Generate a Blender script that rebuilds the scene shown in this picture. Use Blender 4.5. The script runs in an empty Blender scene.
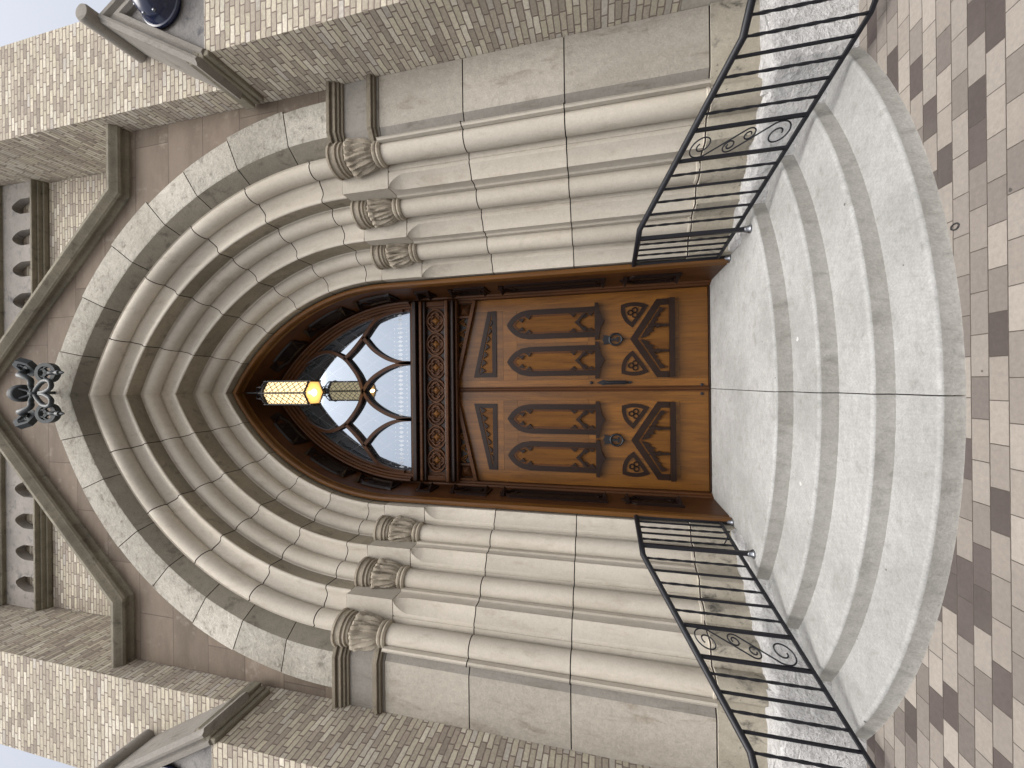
import bpy, bmesh, math, random
from mathutils import Vector, Matrix
random.seed(7)
C = bpy.context.scene.collection
scene = bpy.context.scene
R = math.radians
PI = math.pi

# ------------------------------------------------------------------ camera
TILT, ROLL = R(13.3), R(.6)
fwd = Vector((0, math.cos(TILT), math.sin(TILT)))
up0 = Vector((0, -math.sin(TILT), math.cos(TILT)))
r0 = Vector((1, 0, 0))
rt = r0*math.cos(ROLL) - up0*math.sin(ROLL)
up = up0*math.cos(ROLL) + r0*math.sin(ROLL)
cam = bpy.data.cameras.new('camera'); co = bpy.data.objects.new('camera', cam); C.objects.link(co)
cam.sensor_width = 36; cam.lens = 385/1024*36; cam.clip_start = .02; cam.clip_end = 2000
m = Matrix.Identity(4)
# the photograph was taken upright and stored lying on its side: image right = down, image top = world right
for i in range(3):
    m[i][0] = -up[i]; m[i][1] = rt[i]; m[i][2] = -fwd[i]
m.translation = Vector((.08, 0, 1.58))
co.matrix_world = m
scene.camera = co

# ------------------------------------------------------------------ sky, sun, exposure
SUN_EL, SUN_AZ = 64, 6          # overcast: a broad soft sun from behind the photographer
w = bpy.data.worlds.new('World'); scene.world = w; w.use_nodes = True
nt = w.node_tree; bg = nt.nodes['Background']
sky = nt.nodes.new('ShaderNodeTexSky'); sky.sky_type = 'NISHITA'; sky.sun_disc = False
sky.sun_elevation = R(SUN_EL); sky.sun_rotation = R(180 - SUN_AZ)
sky.air_density = 1.0; sky.dust_density = 6.0; sky.ozone_density = 1.0
hs = nt.nodes.new('ShaderNodeHueSaturation'); hs.inputs['Saturation'].default_value = .36    # overcast: the blue washed out
nt.links.new(sky.outputs[0], hs.inputs['Color']); nt.links.new(hs.outputs[0], bg.inputs[0]); bg.inputs[1].default_value = .15
sd = bpy.data.lights.new('sun', 'SUN'); sd.energy = .8; sd.angle = R(50); sd.color = (1, .97, .92)
so = bpy.data.objects.new('sun', sd); C.objects.link(so); so.location = (2, -10, 20)
a_, e_ = R(SUN_AZ), R(SUN_EL)
sdir = Vector((math.sin(a_)*math.cos(e_), -math.cos(a_)*math.cos(e_), math.sin(e_)))
so.rotation_euler = sdir.to_track_quat('Z', 'Y').to_euler()
vs = scene.view_settings
vs.view_transform = 'Standard'; vs.look = 'None'; vs.gamma = 1; vs.use_curve_mapping = False
vs.exposure = .92
scene.cycles.max_bounces = 8; scene.cycles.diffuse_bounces = 5

# ------------------------------------------------------------------ node helpers
class N:
    def __init__(s, name):
        s.m = bpy.data.materials.new(name); s.m.use_nodes = True
        s.t = s.m.node_tree; s.b = s.t.nodes['Principled BSDF']
    def new(s, k, **kw):
        n = s.t.nodes.new(k)
        for a, v in kw.items(): setattr(n, a, v)
        return n
    def put(s, sock, v):
        if isinstance(v, bpy.types.NodeSocket): s.t.links.new(v, sock)
        else:
            if isinstance(v, (tuple, list)) and len(v) == 3 and sock.type == 'RGBA': v = (*v, 1)
            sock.default_value = v
    def math(s, op, a, b=0.0, c=None, clamp=False):
        n = s.new('ShaderNodeMath', operation=op, use_clamp=clamp)
        s.put(n.inputs[0], a); s.put(n.inputs[1], b)
        if c is not None: s.put(n.inputs[2], c)
        return n.outputs[0]
    def obj(s):
        return s.new('ShaderNodeTexCoord').outputs['Object']
    def uv(s):
        n = s.new('ShaderNodeSeparateXYZ'); s.t.links.new(s.new('ShaderNodeTexCoord').outputs['UV'], n.inputs[0])
        return n.outputs[0], n.outputs[1]
    def scaled(s, v, sc):
        n = s.new('ShaderNodeMapping'); s.put(n.inputs[0], v); n.inputs['Scale'].default_value = sc
        return n.outputs[0]
    def noise(s, v, scale, detail=4, rough=.55, dist=0):
        n = s.new('ShaderNodeTexNoise'); s.put(n.inputs['Vector'], v)
        n.inputs['Scale'].default_value = scale; n.inputs['Detail'].default_value = detail
        n.inputs['Roughness'].default_value = rough; n.inputs['Distortion'].default_value = dist
        return n.outputs[0]
    def ramp(s, f, stops, const=False):
        n = s.new('ShaderNodeValToRGB'); s.put(n.inputs[0], f); r = n.color_ramp
        if const: r.interpolation = 'CONSTANT'
        while len(r.elements) < len(stops): r.elements.new(.5)
        for e, (p, c) in zip(r.elements, stops):
            e.position = p; e.color = (*c, 1) if len(c) == 3 else c
        return n.outputs[0]
    def ramp1(s, f, a, b):
        n = s.new('ShaderNodeMapRange', interpolation_type='SMOOTHSTEP'); s.put(n.inputs[0], f)
        n.inputs[1].default_value = a; n.inputs[2].default_value = b
        return n.outputs[0]
    def mix(s, f, a, b, mode='MIX'):
        n = s.new('ShaderNodeMix', data_type='RGBA', blend_type=mode)
        s.put(n.inputs[0], f); s.put(n.inputs[6], a); s.put(n.inputs[7], b)
        return n.outputs[2]
    def blk(s):
        return s.new('ShaderNodeAttribute', attribute_name='blk').outputs['Fac']
    def bump(s, h, strength=.3, dist=.01):
        n = s.new('ShaderNodeBump'); n.inputs['Strength'].default_value = strength
        n.inputs['Distance'].default_value = dist; s.put(n.inputs['Height'], h)
        s.t.links.new(n.outputs[0], s.b.inputs['Normal'])
    def fin(s, color, rough=.85, spec=.3, metal=0):
        s.put(s.b.inputs['Base Color'], color); s.put(s.b.inputs['Roughness'], rough)
        s.b.inputs['Specular IOR Level'].default_value = spec; s.put(s.b.inputs['Metallic'], metal)
        return s.m
    def hash2(s, a, b, seed=0):
        n = s.new('ShaderNodeCombineXYZ'); s.put(n.inputs[0], a); s.put(n.inputs[1], b); n.inputs[2].default_value = seed
        k = s.new('ShaderNodeTexWhiteNoise', noise_dimensions='3D'); s.t.links.new(n.outputs[0], k.inputs[0])
        return k.outputs[0], k.outputs[1]

def stone(name, c1, c2, stain, stain_amt, grain=.5, bump=.35, streak=(1, 1, 1), blkvar=.16, fine=60, mott=.22, bdist=.012):
    n = N(name); p = n.obj()
    sp = n.scaled(p, streak)
    big = n.noise(sp, 1.7, 6, .6)
    med = n.noise(sp, 9, 5, .65, .4)
    mo = n.noise(p, 21, 5, .72)
    f = n.noise(p, fine, 4, .75)
    col = n.mix(n.ramp1(big, .35, .68), c1, c2)
    k = n.math('MULTIPLY', n.ramp1(med, .52, .74), stain_amt)
    col = n.mix(k, col, stain)
    pit = n.math('MULTIPLY', n.ramp1(n.noise(p, 38, 3, .6), .66, .74), stain_amt*.8)
    col = n.mix(pit, col, stain)
    g = n.math('MULTIPLY_ADD', f, grain*1.5, 1 - grain*.75)
    g = n.math('MULTIPLY', g, n.math('MULTIPLY_ADD', mo, mott*2, 1 - mott))
    g2 = n.math('MULTIPLY_ADD', n.blk(), blkvar, 1 - blkvar*.5)
    g = n.math('MULTIPLY', g, g2)
    col = n.mix(1, col, n.ramp(n.math('MULTIPLY', g, .5), [(0, (0, 0, 0)), (1, (2, 2, 2))]), 'MULTIPLY')
    n.bump(n.math('ADD', n.math('MULTIPLY', mo, .6), n.math('MULTIPLY', f, .5)), bump, bdist)
    return n.fin(col, .9, .2)

def specks(mt):
    """sparse dark crumbs and pale gum spots trodden into a surface"""
    t = mt.node_tree; b = t.nodes['Principled BSDF']; src = b.inputs['Base Color'].links[0].from_socket
    n = N.__new__(N); n.m = mt; n.t = t; n.b = b; p = n.obj()
    for sc, rad, thr, c in ((3.2, .030, .55, (.045, .042, .038)), (7.5, .045, .72, (.07, .062, .052)), (2.1, .030, .70, (.52, .52, .51))):
        v = n.new('ShaderNodeTexVoronoi'); n.put(v.inputs['Vector'], p); v.inputs['Scale'].default_value = sc
        sep = n.new('ShaderNodeSeparateColor'); n.t.links.new(v.outputs['Color'], sep.inputs[0])
        wob = n.math('MULTIPLY_ADD', n.noise(p, 60, 2), rad*1.2, -rad*.6)
        k = n.math('MULTIPLY', n.math('LESS_THAN', n.math('ADD', v.outputs['Distance'], wob), rad), n.math('GREATER_THAN', sep.outputs[0], thr))
        src = n.mix(n.math('MULTIPLY', k, .8), src, c)
    n.put(b.inputs['Base Color'], src)

def bricklike(name, L, H, mort, cols, mortc, jitter=.25, bumps=.6, noise_amt=.35, rough=.9, wob=.004):
    n = N(name); u, v = n.uv(); p = n.obj()
    wv = n.noise(p, 14, 2)
    u = n.math('ADD', u, n.math('MULTIPLY_ADD', wv, wob*2, -wob))
    v = n.math('ADD', v, n.math('MULTIPLY_ADD', n.noise(p, 19, 2), wob*2, -wob))
    vr = n.math('DIVIDE', v, H); row = n.math('FLOOR', vr)
    hr, _ = n.hash2(row, 0, 3.3)
    uu = n.math('ADD', n.math('DIVIDE', u, L), n.math('ADD', n.math('MULTIPLY', row, .5), n.math('MULTIPLY', hr, jitter)))
    col = n.math('FLOOR', uu)
    h, hc = n.hash2(row, col, 1.7)
    h2, _ = n.hash2(row, col, 9.1)
    fu = n.math('FRACT', uu); fv = n.math('FRACT', vr)
    du = n.math('MULTIPLY', n.math('MINIMUM', fu, n.math('SUBTRACT', 1, fu)), L)
    dv = n.math('MULTIPLY', n.math('MINIMUM', fv, n.math('SUBTRACT', 1, fv)), H)
    d = n.math('MINIMUM', du, dv)
    mk = n.ramp1(d, mort*.6, mort*1.25)
    bc = n.ramp(h, cols, True)
    nn = n.noise(p, 45, 4, .7)
    fac = n.math('MULTIPLY', n.math('MULTIPLY_ADD', nn, noise_amt*2, 1 - noise_amt), n.math('MULTIPLY_ADD', h2, .3, .85))
    bc = n.mix(1, bc, n.ramp(n.math('MULTIPLY', fac, .5), [(0, (0, 0, 0)), (1, (2, 2, 2))]), 'MULTIPLY')
    big = n.noise(p, 1.3, 4)
    bc = n.mix(n.math('MULTIPLY', n.ramp1(big, .45, .75), .35), bc, tuple(x*.62 for x in cols[0][1]))
    cc = n.mix(mk, mortc, bc)
    n.bump(n.math('ADD', mk, n.math('MULTIPLY', nn, .35)), bumps, .006)
    return n.fin(cc, rough, .2)

M = {}
M['lime'] = stone('cream_limestone', (.462, .428, .37), (.408, .373, .315), (.29, .252, .20), .46, .24, .3, (1, 1, .35), .26, 70, .12)
M['limeface'] = stone('tooled_limestone', (.385, .358, .312), (.32, .294, .252), (.225, .195, .155), .8, .36, .6, (1, 1, .3), .22, 60, .25)
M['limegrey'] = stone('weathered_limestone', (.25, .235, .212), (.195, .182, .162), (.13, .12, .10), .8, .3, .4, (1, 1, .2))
M['vous'] = stone('arch_stone', (.46, .438, .385), (.37, .348, .298), (.19, .17, .14), .9, .5, .9, (1, 1, 1), .3, 45, .35, .02)
M['soffit'] = stone('shaded_soffit_stone', (.295, .266, .208), (.23, .205, .156), (.13, .112, .084), .7, .3, .5, (1, 1, .5), .3)  # darker copy of the arch limestone: soffit shade painted into the colour
M['hollow'] = stone('sooty_shaded_stone', (.185, .168, .135), (.14, .126, .10), (.075, .068, .055), .8, .35, .5, (1, 1, .5), .3)  # soot, plus the shade of the outer hollow put into the tone
M['cap'] = stone('carved_limestone', (.33, .295, .238), (.255, .222, .175), (.12, .10, .075), .75, .35, .5)
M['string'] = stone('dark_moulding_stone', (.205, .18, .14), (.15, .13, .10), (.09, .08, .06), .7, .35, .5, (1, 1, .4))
M['plinth'] = stone('stained_plinth_stone', (.375, .345, .285), (.30, .272, .218), (.05, .05, .046), .9, .35, .5, (1, 1, .7), .2)
M['brownstone'] = stone('brown_sandstone', (.20, .15, .118), (.16, .12, .093), (.27, .23, .19), .45, .25, .4, (.6, 1, 1), .2)
M['coping'] = stone('grey_coping_stone', (.245, .225, .175), (.165, .152, .12), (.085, .078, .062), .75, .35, .5, (1, 1, 1), .2)
M['palestone'] = stone('pale_corbel_stone', (.29, .268, .245), (.22, .205, .19), (.10, .096, .10), .85, .35, .5)
M['rough'] = stone('rough_foundation', (.62, .615, .61), (.53, .525, .52), (.30, .295, .29), .6, .6, 1.0, (1, 1, 1), .1, 40, .4, .05)
M['gabface'] = stone('stained_gablet_stone', (.29, .28, .27), (.18, .175, .17), (.09, .09, .10), .85, .4, .8)
M['concrete'] = stone('step_concrete', (.315, .314, .306), (.25, .249, .240), (.17, .168, .155), .5, .5, .45, (1, 1, 1), .14, 85, .30)
M['riser'] = stone('shaded_riser_concrete', (.262, .256, .238), (.212, .206, .188), (.135, .13, .115), .6, .5, .45, (1, 1, .5), .14, 85, .30)  # darker copy of the tread concrete, with the risers' shade painted in
specks(M['concrete'])
M['joint'] = stone('dark_joint', (.05, .043, .036), (.036, .032, .028), (.075, .066, .058), .4)
M['brick'] = bricklike('cream_brick', .152, .0505, .0050,
    [(0, (.47, .43, .345)), (.24, (.40, .358, .29)), (.44, (.53, .495, .415)), (.62, (.345, .305, .252)), (.76, (.46, .422, .33)), (.90, (.295, .258, .215)), (.96, (.44, .412, .365))],
    (.215, .172, .15), .5, .9, .42, .9, .0055)
PW, PH = .182, .0815
M['paver'] = bricklike('clay_pavers', PW, PH, .0021,
    [(0, (.222, .198, .174)), (.34, (.248, .223, .197)), (.62, (.145, .128, .116)), (.73, (.175, .156, .140)), (.83, (.074, .061, .057))],
    (.075, .063, .054), .06, .6, .26, .88, .0011)

specks(M['paver'])
def wood(name, ca, cb, dark, rough=.38, coat=.35, spec=.28):
    n = N(name); p = n.obj()
    off = n.new('ShaderNodeCombineXYZ'); n.put(off.inputs[0], n.math('MULTIPLY', n.blk(), 7.3)); n.put(off.inputs[2], n.math('MULTIPLY', n.blk(), 3.1))
    ad = n.new('ShaderNodeVectorMath', operation='ADD'); n.put(ad.inputs[0], p); n.put(ad.inputs[1], off.outputs[0])
    q = n.scaled(ad.outputs[0], (1, 1, .09))
    g1 = n.noise(q, 9, 6, .6, 1.2)
    g2 = n.noise(n.scaled(ad.outputs[0], (1, 1, .05)), 60, 4, .7)
    col = n.mix(n.ramp1(g1, .3, .7), ca, cb)
    col = n.mix(n.math('MULTIPLY', n.ramp1(g2, .5, .72), .55), col, dark)
    b = n.math('MULTIPLY_ADD', n.blk(), .35, .82)
    col = n.mix(1, col, n.ramp(n.math('MULTIPLY', b, .5), [(0, (0, 0, 0)), (1, (2, 2, 2))]), 'MULTIPLY')
    n.bump(g2, .12, .004)
    n.b.inputs['Coat Weight'].default_value = coat; n.b.inputs['Coat Roughness'].default_value = .25
    return n.fin(col, rough, spec)
M['oak'] = wood('varnished_oak', (.155, .062, .0092), (.094, .0365, .0062), (.034, .013, .0035), .34, .28)
M['oakred'] = wood('reddish_oak', (.080, .030, .0095), (.050, .019, .0065), (.022, .009, .004), .45, .05, .16)
M['oakmid'] = wood('frame_oak', (.125, .052, .010), (.085, .034, .0075), (.04, .015, .004), .42, .15)
M['oakdark'] = wood('dark_carved_oak', (.018, .0078, .0045), (.012, .0055, .0035), (.007, .0035, .0025), .34, .0, .26)
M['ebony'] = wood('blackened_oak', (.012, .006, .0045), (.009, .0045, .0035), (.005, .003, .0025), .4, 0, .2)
M['oakpanel'] = wood('panel_oak', (.135, .057, .0125), (.092, .037, .009), (.036, .014, .0045), .5, .0, .12)

def plain(name, c, rough, metal=0, spec=.5, var=.25, bump=.1, sc=30):
    n = N(name); p = n.obj(); k = n.noise(p, sc, 4, .6)
    col = n.mix(k, tuple(x*(1 - var) for x in c), tuple(min(1, x*(1 + var)) for x in c))
    n.bump(k, bump, .004)
    return n.fin(col, rough, spec, metal)
M['iron'] = plain('black_painted_iron', (.007, .0075, .011), .42, 0, .35)
M['bronze'] = plain('patinated_bronze', (.026, .033, .037), .55, .1, .4, .6, .3, 14)
M['lampframe'] = plain('dark_lantern_metal', (.022, .02, .022), .45, .6)
M['navy'] = plain('navy_glossy_enamel', (.012, .018, .05), .16)
M['chrome'] = plain('dull_steel', (.22, .23, .25), .4, 1)
M['rubber'] = plain('black_elastic', (.02, .02, .02), .7)
def emis(name, c, s):
    n = N(name); p = n.obj(); k = n.noise(p, 18, 3)
    n.put(n.b.inputs['Emission Color'], n.mix(k, tuple(x*.8 for x in c), c)); n.b.inputs['Emission Strength'].default_value = s
    return n.fin(tuple(x*.6 for x in c), .3)
M['amber'] = emis('amber_lantern_glass', (1, .75, .39), .88)
M['amberfoot'] = emis('deep_amber_glass', (1, .60, .20), .42)
M['bulb'] = emis('lit_bulb', (1, .85, .5), 3.5)
def glass():
    n = N('leaded_glass'); u, v = n.uv(); p = n.obj()
    # rows of small clear diamonds along the foot of the lights, white leading elsewhere
    P = .115
    fx = n.math('ABSOLUTE', n.math('SUBTRACT', n.math('FRACT', n.math('DIVIDE', u, P*.5)), .5))
    fz = n.math('ABSOLUTE', n.math('SUBTRACT', n.math('FRACT', n.math('DIVIDE', v, P)), .5))
    dia = n.math('LESS_THAN', n.math('ADD', fx, fz), .36)
    band = n.math('MULTIPLY', n.math('GREATER_THAN', v, 4.10), n.math('LESS_THAN', v, 4.29))
    k = n.math('MULTIPLY', dia, band)
    def lines(e, p_): return n.math('LESS_THAN', n.math('ABSOLUTE', n.math('SUBTRACT', n.math('FRACT', n.math('DIVIDE', e, p_)), .5)), .011)
    lead = n.math('MAXIMUM', lines(n.math('ADD', n.math('MULTIPLY', u, 1.7), v), .42), lines(n.math('SUBTRACT', n.math('MULTIPLY', u, 1.7), v), .42))
    k = n.math('MAXIMUM', n.math('MULTIPLY', k, .8), n.math('MULTIPLY', lead, .3))
    col = n.mix(k, (.245, .28, .325), (.44, .475, .51))
    n.put(n.b.inputs['Metallic'], n.math('MULTIPLY_ADD', k, -.45, .86))
    wv = n.noise(p, 3.5, 2); n.bump(wv, .035, .01)
    return n.fin(col, n.math('MULTIPLY_ADD', k, .3, .035), .6, n.math('MULTIPLY_ADD', k, -.45, .86))
M['glass'] = glass()

# ------------------------------------------------------------------ mesh builder
def catmull(pts, k=8, closed=False):
    pts = [Vector(p) for p in pts]; n = len(pts); out = []
    rng = range(n if closed else n - 1)
    for i in rng:
        p1, p2 = pts[i], pts[(i + 1) % n]
        p0 = pts[i - 1] if (i or closed) else p1*2 - p2
        p3 = pts[(i + 2) % n] if (closed or i + 2 < n) else p2*2 - p1
        for j in range(k):
            t = j/k
            out.append(.5*((2*p1) + (p2 - p0)*t + (2*p0 - 5*p1 + 4*p2 - p3)*t*t + (3*p1 - p0 - 3*p2 + p3)*t**3))
    if not closed: out.append(pts[-1])
    return out

class MB:
    def __init__(s): s.v = []; s.f = []; s.mi = []; s.b = []; s.cur = 0; s.blk = .5
    def vert(s, p): s.v.append(tuple(p)); return len(s.v) - 1
    def face(s, ids, mi=None, blk=None):
        s.f.append(list(ids)); s.mi.append(s.cur if mi is None else mi); s.b.append(s.blk if blk is None else blk)
    def box(s, x0, x1, y0, y1, z0, z1):
        a = [s.vert((x, y, z)) for z in (z0, z1) for y in (y0, y1) for x in (x0, x1)]
        for q in ((0, 1, 3, 2), (4, 6, 7, 5), (0, 4, 5, 1), (2, 3, 7, 6), (0, 2, 6, 4), (1, 5, 7, 3)): s.face([a[i] for i in q])
        return s
    def prism(s, poly, y0, y1, bevel=0):
        """polygon in X,Z pulled along Y; y0 is the front"""
        n = len(poly)
        a = [s.vert((x, y0, z)) for x, z in poly]; b = [s.vert((x, y1, z)) for x, z in poly]
        s.face(a[::-1]); s.face(b)
        for i in range(n): s.face([a[i], a[(i + 1) % n], b[(i + 1) % n], b[i]])
        return s
    def plan(s, poly, z0, z1):
        n = len(poly)
        a = [s.vert((x, y, z0)) for x, y in poly]; b = [s.vert((x, y, z1)) for x, y in poly]
        s.face(a[::-1]); s.face(b)
        for i in range(n): s.face([a[i], a[(i + 1) % n], b[(i + 1) % n], b[i]])
        return s
    def tube(s, pts, r, sides=8, closed=False, sec=None, upv=None, caps=True, taper=None, twist=0):
        """round (or custom section) bar along a path"""
        pts = [Vector(p) for p in pts]; n = len(pts)
        if sec is None: sec = [(math.cos(2*PI*i/sides)*r, math.sin(2*PI*i/sides)*r) for i in range(sides)]
        ref = Vector(upv) if upv else None
        rings = []; prev = None
        for i, p in enumerate(pts):
            if closed: d1 = (p - pts[i - 1]).normalized(); d2 = (pts[(i + 1) % n] - p).normalized()
            else:
                d1 = (p - pts[i - 1]).normalized() if i else (pts[1] - p).normalized()
                d2 = (pts[i + 1] - p).normalized() if i < n - 1 else d1
            t = (d1 + d2); t = t.normalized() if t.length > 1e-6 else d2
            if ref is not None: u = ref
            else:
                if prev is None: u = Vector((0, 0, 1)) if abs(t.z) < .9 else Vector((0, 1, 0))
                else: u = prev
            x = u.cross(t)
            if x.length < 1e-6: x = Vector((1, 0, 0)).cross(t)
            x.normalize(); y = t.cross(x).normalized(); prev = y
            k = 1/max(.35, math.sqrt(max(.05, (1 + d1.dot(d2))/2)))
            # stretch across the mitre only
            bis = (d2 - d1); sc = taper(i/(n - 1)) if taper else 1
            tw = twist*i
            ring = []
            for a, b in sec:
                if tw: a, b = a*math.cos(tw) - b*math.sin(tw), a*math.sin(tw) + b*math.cos(tw)
                off = (x*a + y*b)*sc
                if bis.length > 1e-4:
                    bn = bis.normalized(); off = off + bn*off.dot(bn)*(k - 1)
                ring.append(s.vert(p + off))
            rings.append(ring)
        m_ = len(sec)
        for i in range(n if closed else n - 1):
            A, B = rings[i], rings[(i + 1) % n]
            for j in range(m_): s.face([A[j], A[(j + 1) % m_], B[(j + 1) % m_], B[j]])
        if caps and not closed: s.face(rings[0][::-1]); s.face(rings[-1])
        return s
    def lathe(s, prof, o=(0, 0, 0), seg=32, fn=None, axis=None, caps=True):
        """prof: (radius, height); fn(theta, i) scales the radius; axis: Matrix that turns Z elsewhere"""
        o = Vector(o); rings = []
        for i, (r, z) in enumerate(prof):
            ring = []
            for k in range(seg):
                th = 2*PI*k/seg; rr = r*(fn(th, i) if fn else 1)
                p = Vector((rr*math.cos(th), rr*math.sin(th), z))
                if axis: p = axis @ p
                ring.append(s.vert(o + p))
            rings.append(ring)
        for i in range(len(prof) - 1):
            for k in range(seg): s.face([rings[i][k], rings[i][(k + 1) % seg], rings[i + 1][(k + 1) % seg], rings[i + 1][k]])
        if caps: s.face(rings[0][::-1]); s.face(rings[-1])
        return s
    def build(s, name, mats, parent=None, smooth=38, bevel=0):
        me = bpy.data.meshes.new(name); me.from_pydata(s.v, [], s.f)
        if not isinstance(mats, (list, tuple)): mats = [mats]
        for k in mats: me.materials.append(k)
        me.polygons.foreach_set('material_index', s.mi)
        at = me.attributes.new('blk', 'FLOAT', 'FACE'); at.data.foreach_set('value', s.b)
        bm = bmesh.new(); bm.from_mesh(me)
        bmesh.ops.recalc_face_normals(bm, faces=bm.faces)
        uvl = bm.loops.layers.uv.new('UVMap')
        for f in bm.faces:
            nx, ny, nz = abs(f.normal.x), abs(f.normal.y), abs(f.normal.z)
            for l in f.loops:
                c = l.vert.co
                l[uvl].uv = (c.y, c.z) if nx >= ny and nx >= nz else ((c.x, c.z) if ny >= nz else (c.x, c.y))
        bm.to_mesh(me); bm.free()
        if smooth:
            for p in me.polygons: p.use_smooth = True
            me.set_sharp_from_angle(angle=R(smooth))
        o = bpy.data.objects.new(name, me); C.objects.link(o)
        if parent is not None:
            o.parent = parent
            q = parent; off = Vector((0, 0, 0))
            while q is not None: off += q.location; q = q.parent
            o.location = -off
        if bevel:
            b = o.modifiers.new('bevel', 'BEVEL'); b.width = bevel; b.segments = 2; b.limit_method = 'ANGLE'; b.angle_limit = R(40)
        return o

def thing(name, label, cat, loc):
    o = bpy.data.objects.new(name, None); C.objects.link(o); o.location = loc
    o['label'] = label; o['category'] = cat
    return o

# ------------------------------------------------------------------ ground
g = MB(); n_ = 24
xs = [-400, -60, -12, -6, 0, 6, 12, 60, 400]; ys = [-400, -60, -12, -4, 0, 2, 4, 12, 60, 400]
ids = [[g.vert((x, y, 0)) for x in xs] for y in ys]
for j in range(len(ys) - 1):
    for i in range(len(xs) - 1): g.face([ids[j][i], ids[j][i + 1], ids[j + 1][i + 1], ids[j + 1][i]])
go = g.build('pavement', M['paver'], smooth=0); go['kind'] = 'structure'
go['label'] = 'clay paver forecourt in beige, taupe and dark brown'

# ================================================================== the church front
church = thing('church', 'cream brick church front with a deep pointed limestone doorway and oak double door', 'church', (0, 4.7, 0))
ZS, AC = 4.0, 1.30                 # springing height; distance of the arc centres past the axis
FACE = 3.08                        # depth of the flat stone face
JX = 2.838
X0s = [1.27, 1.588, 1.914]; Y0s = [3.892, 3.565, 3.223]; NX = [1.588, 1.914, 2.257]
SH = [(NX[i] - .065, Y0s[i] - .065) for i in range(3)]; SR = .090

def order_front(i, scoop=True):
    x, y = X0s[i], Y0s[i]
    if not scoop: return [(x, y)]
    if isinstance(scoop, float):     # the jambs: a hollow worked across the corner, dying out under the capital block
        q_ = scoop
        a, c, b = Vector((x, y + .060*q_)), Vector((x + .062*q_, y + .050*q_)), Vector((x + .112*q_, y))
        pts = [(x, y + .075)]
        for k in range(11):
            t = k/10; q = a*(1 - t)**2 + c*2*t*(1 - t) + b*t*t; pts.append((q.x + .0004*k, q.y - .0))
        return pts + [(x + .140, y), (x + .143, y + .008), (x + .155, y + .008), (x + .158, y)]
    pts = [(x, y + .010), (x + .005, y + .002), (x + .010, y), (x + .030, y)]
    for k in range(1, 14):
        t = k/14; pts.append((x + .030 + .167*t, y - .002*t + .034*math.sin(PI*t)**1.3))
    return pts
def roll(i):
    sx, sy = SH[i]; r = .080; sx += .005; sy += .012
    return [(sx + r*math.cos(R(a)), sy + r*math.sin(R(a))) for a in range(140, 317, 12)]
def soffit_fillet(i):     # on the soffit between the shaft and the next corner
    sx, sy = SH[i]; nx = NX[i]
    return [(nx, sy - .075), (nx - .018, sy - .08), (nx - .018, sy - .122), (nx - .004, sy - .13), (nx, sy - .14)]
def jamb_profile(scoop, rolls):
    p = [(1.272, 4.06)]
    for i in range(3):
        p += order_front(i, scoop)
        if rolls: p += roll(i)
        else: p.append((NX[i], Y0s[i]))
        if scoop: p += soffit_fillet(i)
    return p
def strip_profile():
    return [(2.262, 3.14), (2.285, 3.125), (2.385, FACE + .004), (2.395, FACE), (JX, FACE)]

def inset(prof, d):
    out = []; n = len(prof)
    for i, (x, y) in enumerate(prof):
        a = Vector(prof[max(0, i - 1)]); b = Vector(prof[min(n - 1, i + 1)])
        t = (b - a); nrm = Vector((-t.y, t.x)); nrm = nrm.normalized() if nrm.length else Vector((0, 0))
        if nrm.dot(Vector((.7, .7))) < 0: nrm = -nrm
        out.append((x + nrm.x*d, y + nrm.y*d))
    return out

def vert_sweep(mb, prof, s, zs, joints=(), matfn=None, back=4.3, pf=None):
    st = [(z, 0, 0) for z in zs]
    for j in joints: st += [(j - .0048, 0, 0), (j - .0042, 1, 0), (j + .0042, 1, 1), (j + .0048, 0, 0)]
    st.sort(key=lambda q: q[0])
    pin = inset(prof, .012); rings = []
    full = lambda p: list(p) + [(p[-1][0], back), (p[0][0], back)]
    for z, ins, _ in st: rings.append([mb.vert((s*x, y, z)) for x, y in full(pin if ins else (pf(z) if pf else prof))])
    n = len(rings[0]); blkv = random.random()
    for k in range(len(rings) - 1):
        jn = st[k][1] or st[k + 1][1]
        if st[k][1] and st[k + 1][1]: blkv = random.random()
        for i in range(n):
            mi = 2 if jn else (matfn(i) if matfn else 0)
            mb.face([rings[k][i], rings[k][(i + 1) % n], rings[k + 1][(i + 1) % n], rings[k + 1][i]], mi, blkv)
    mb.face(rings[0][::-1], 0, .5); mb.face(rings[-1], 0, .5)

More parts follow.
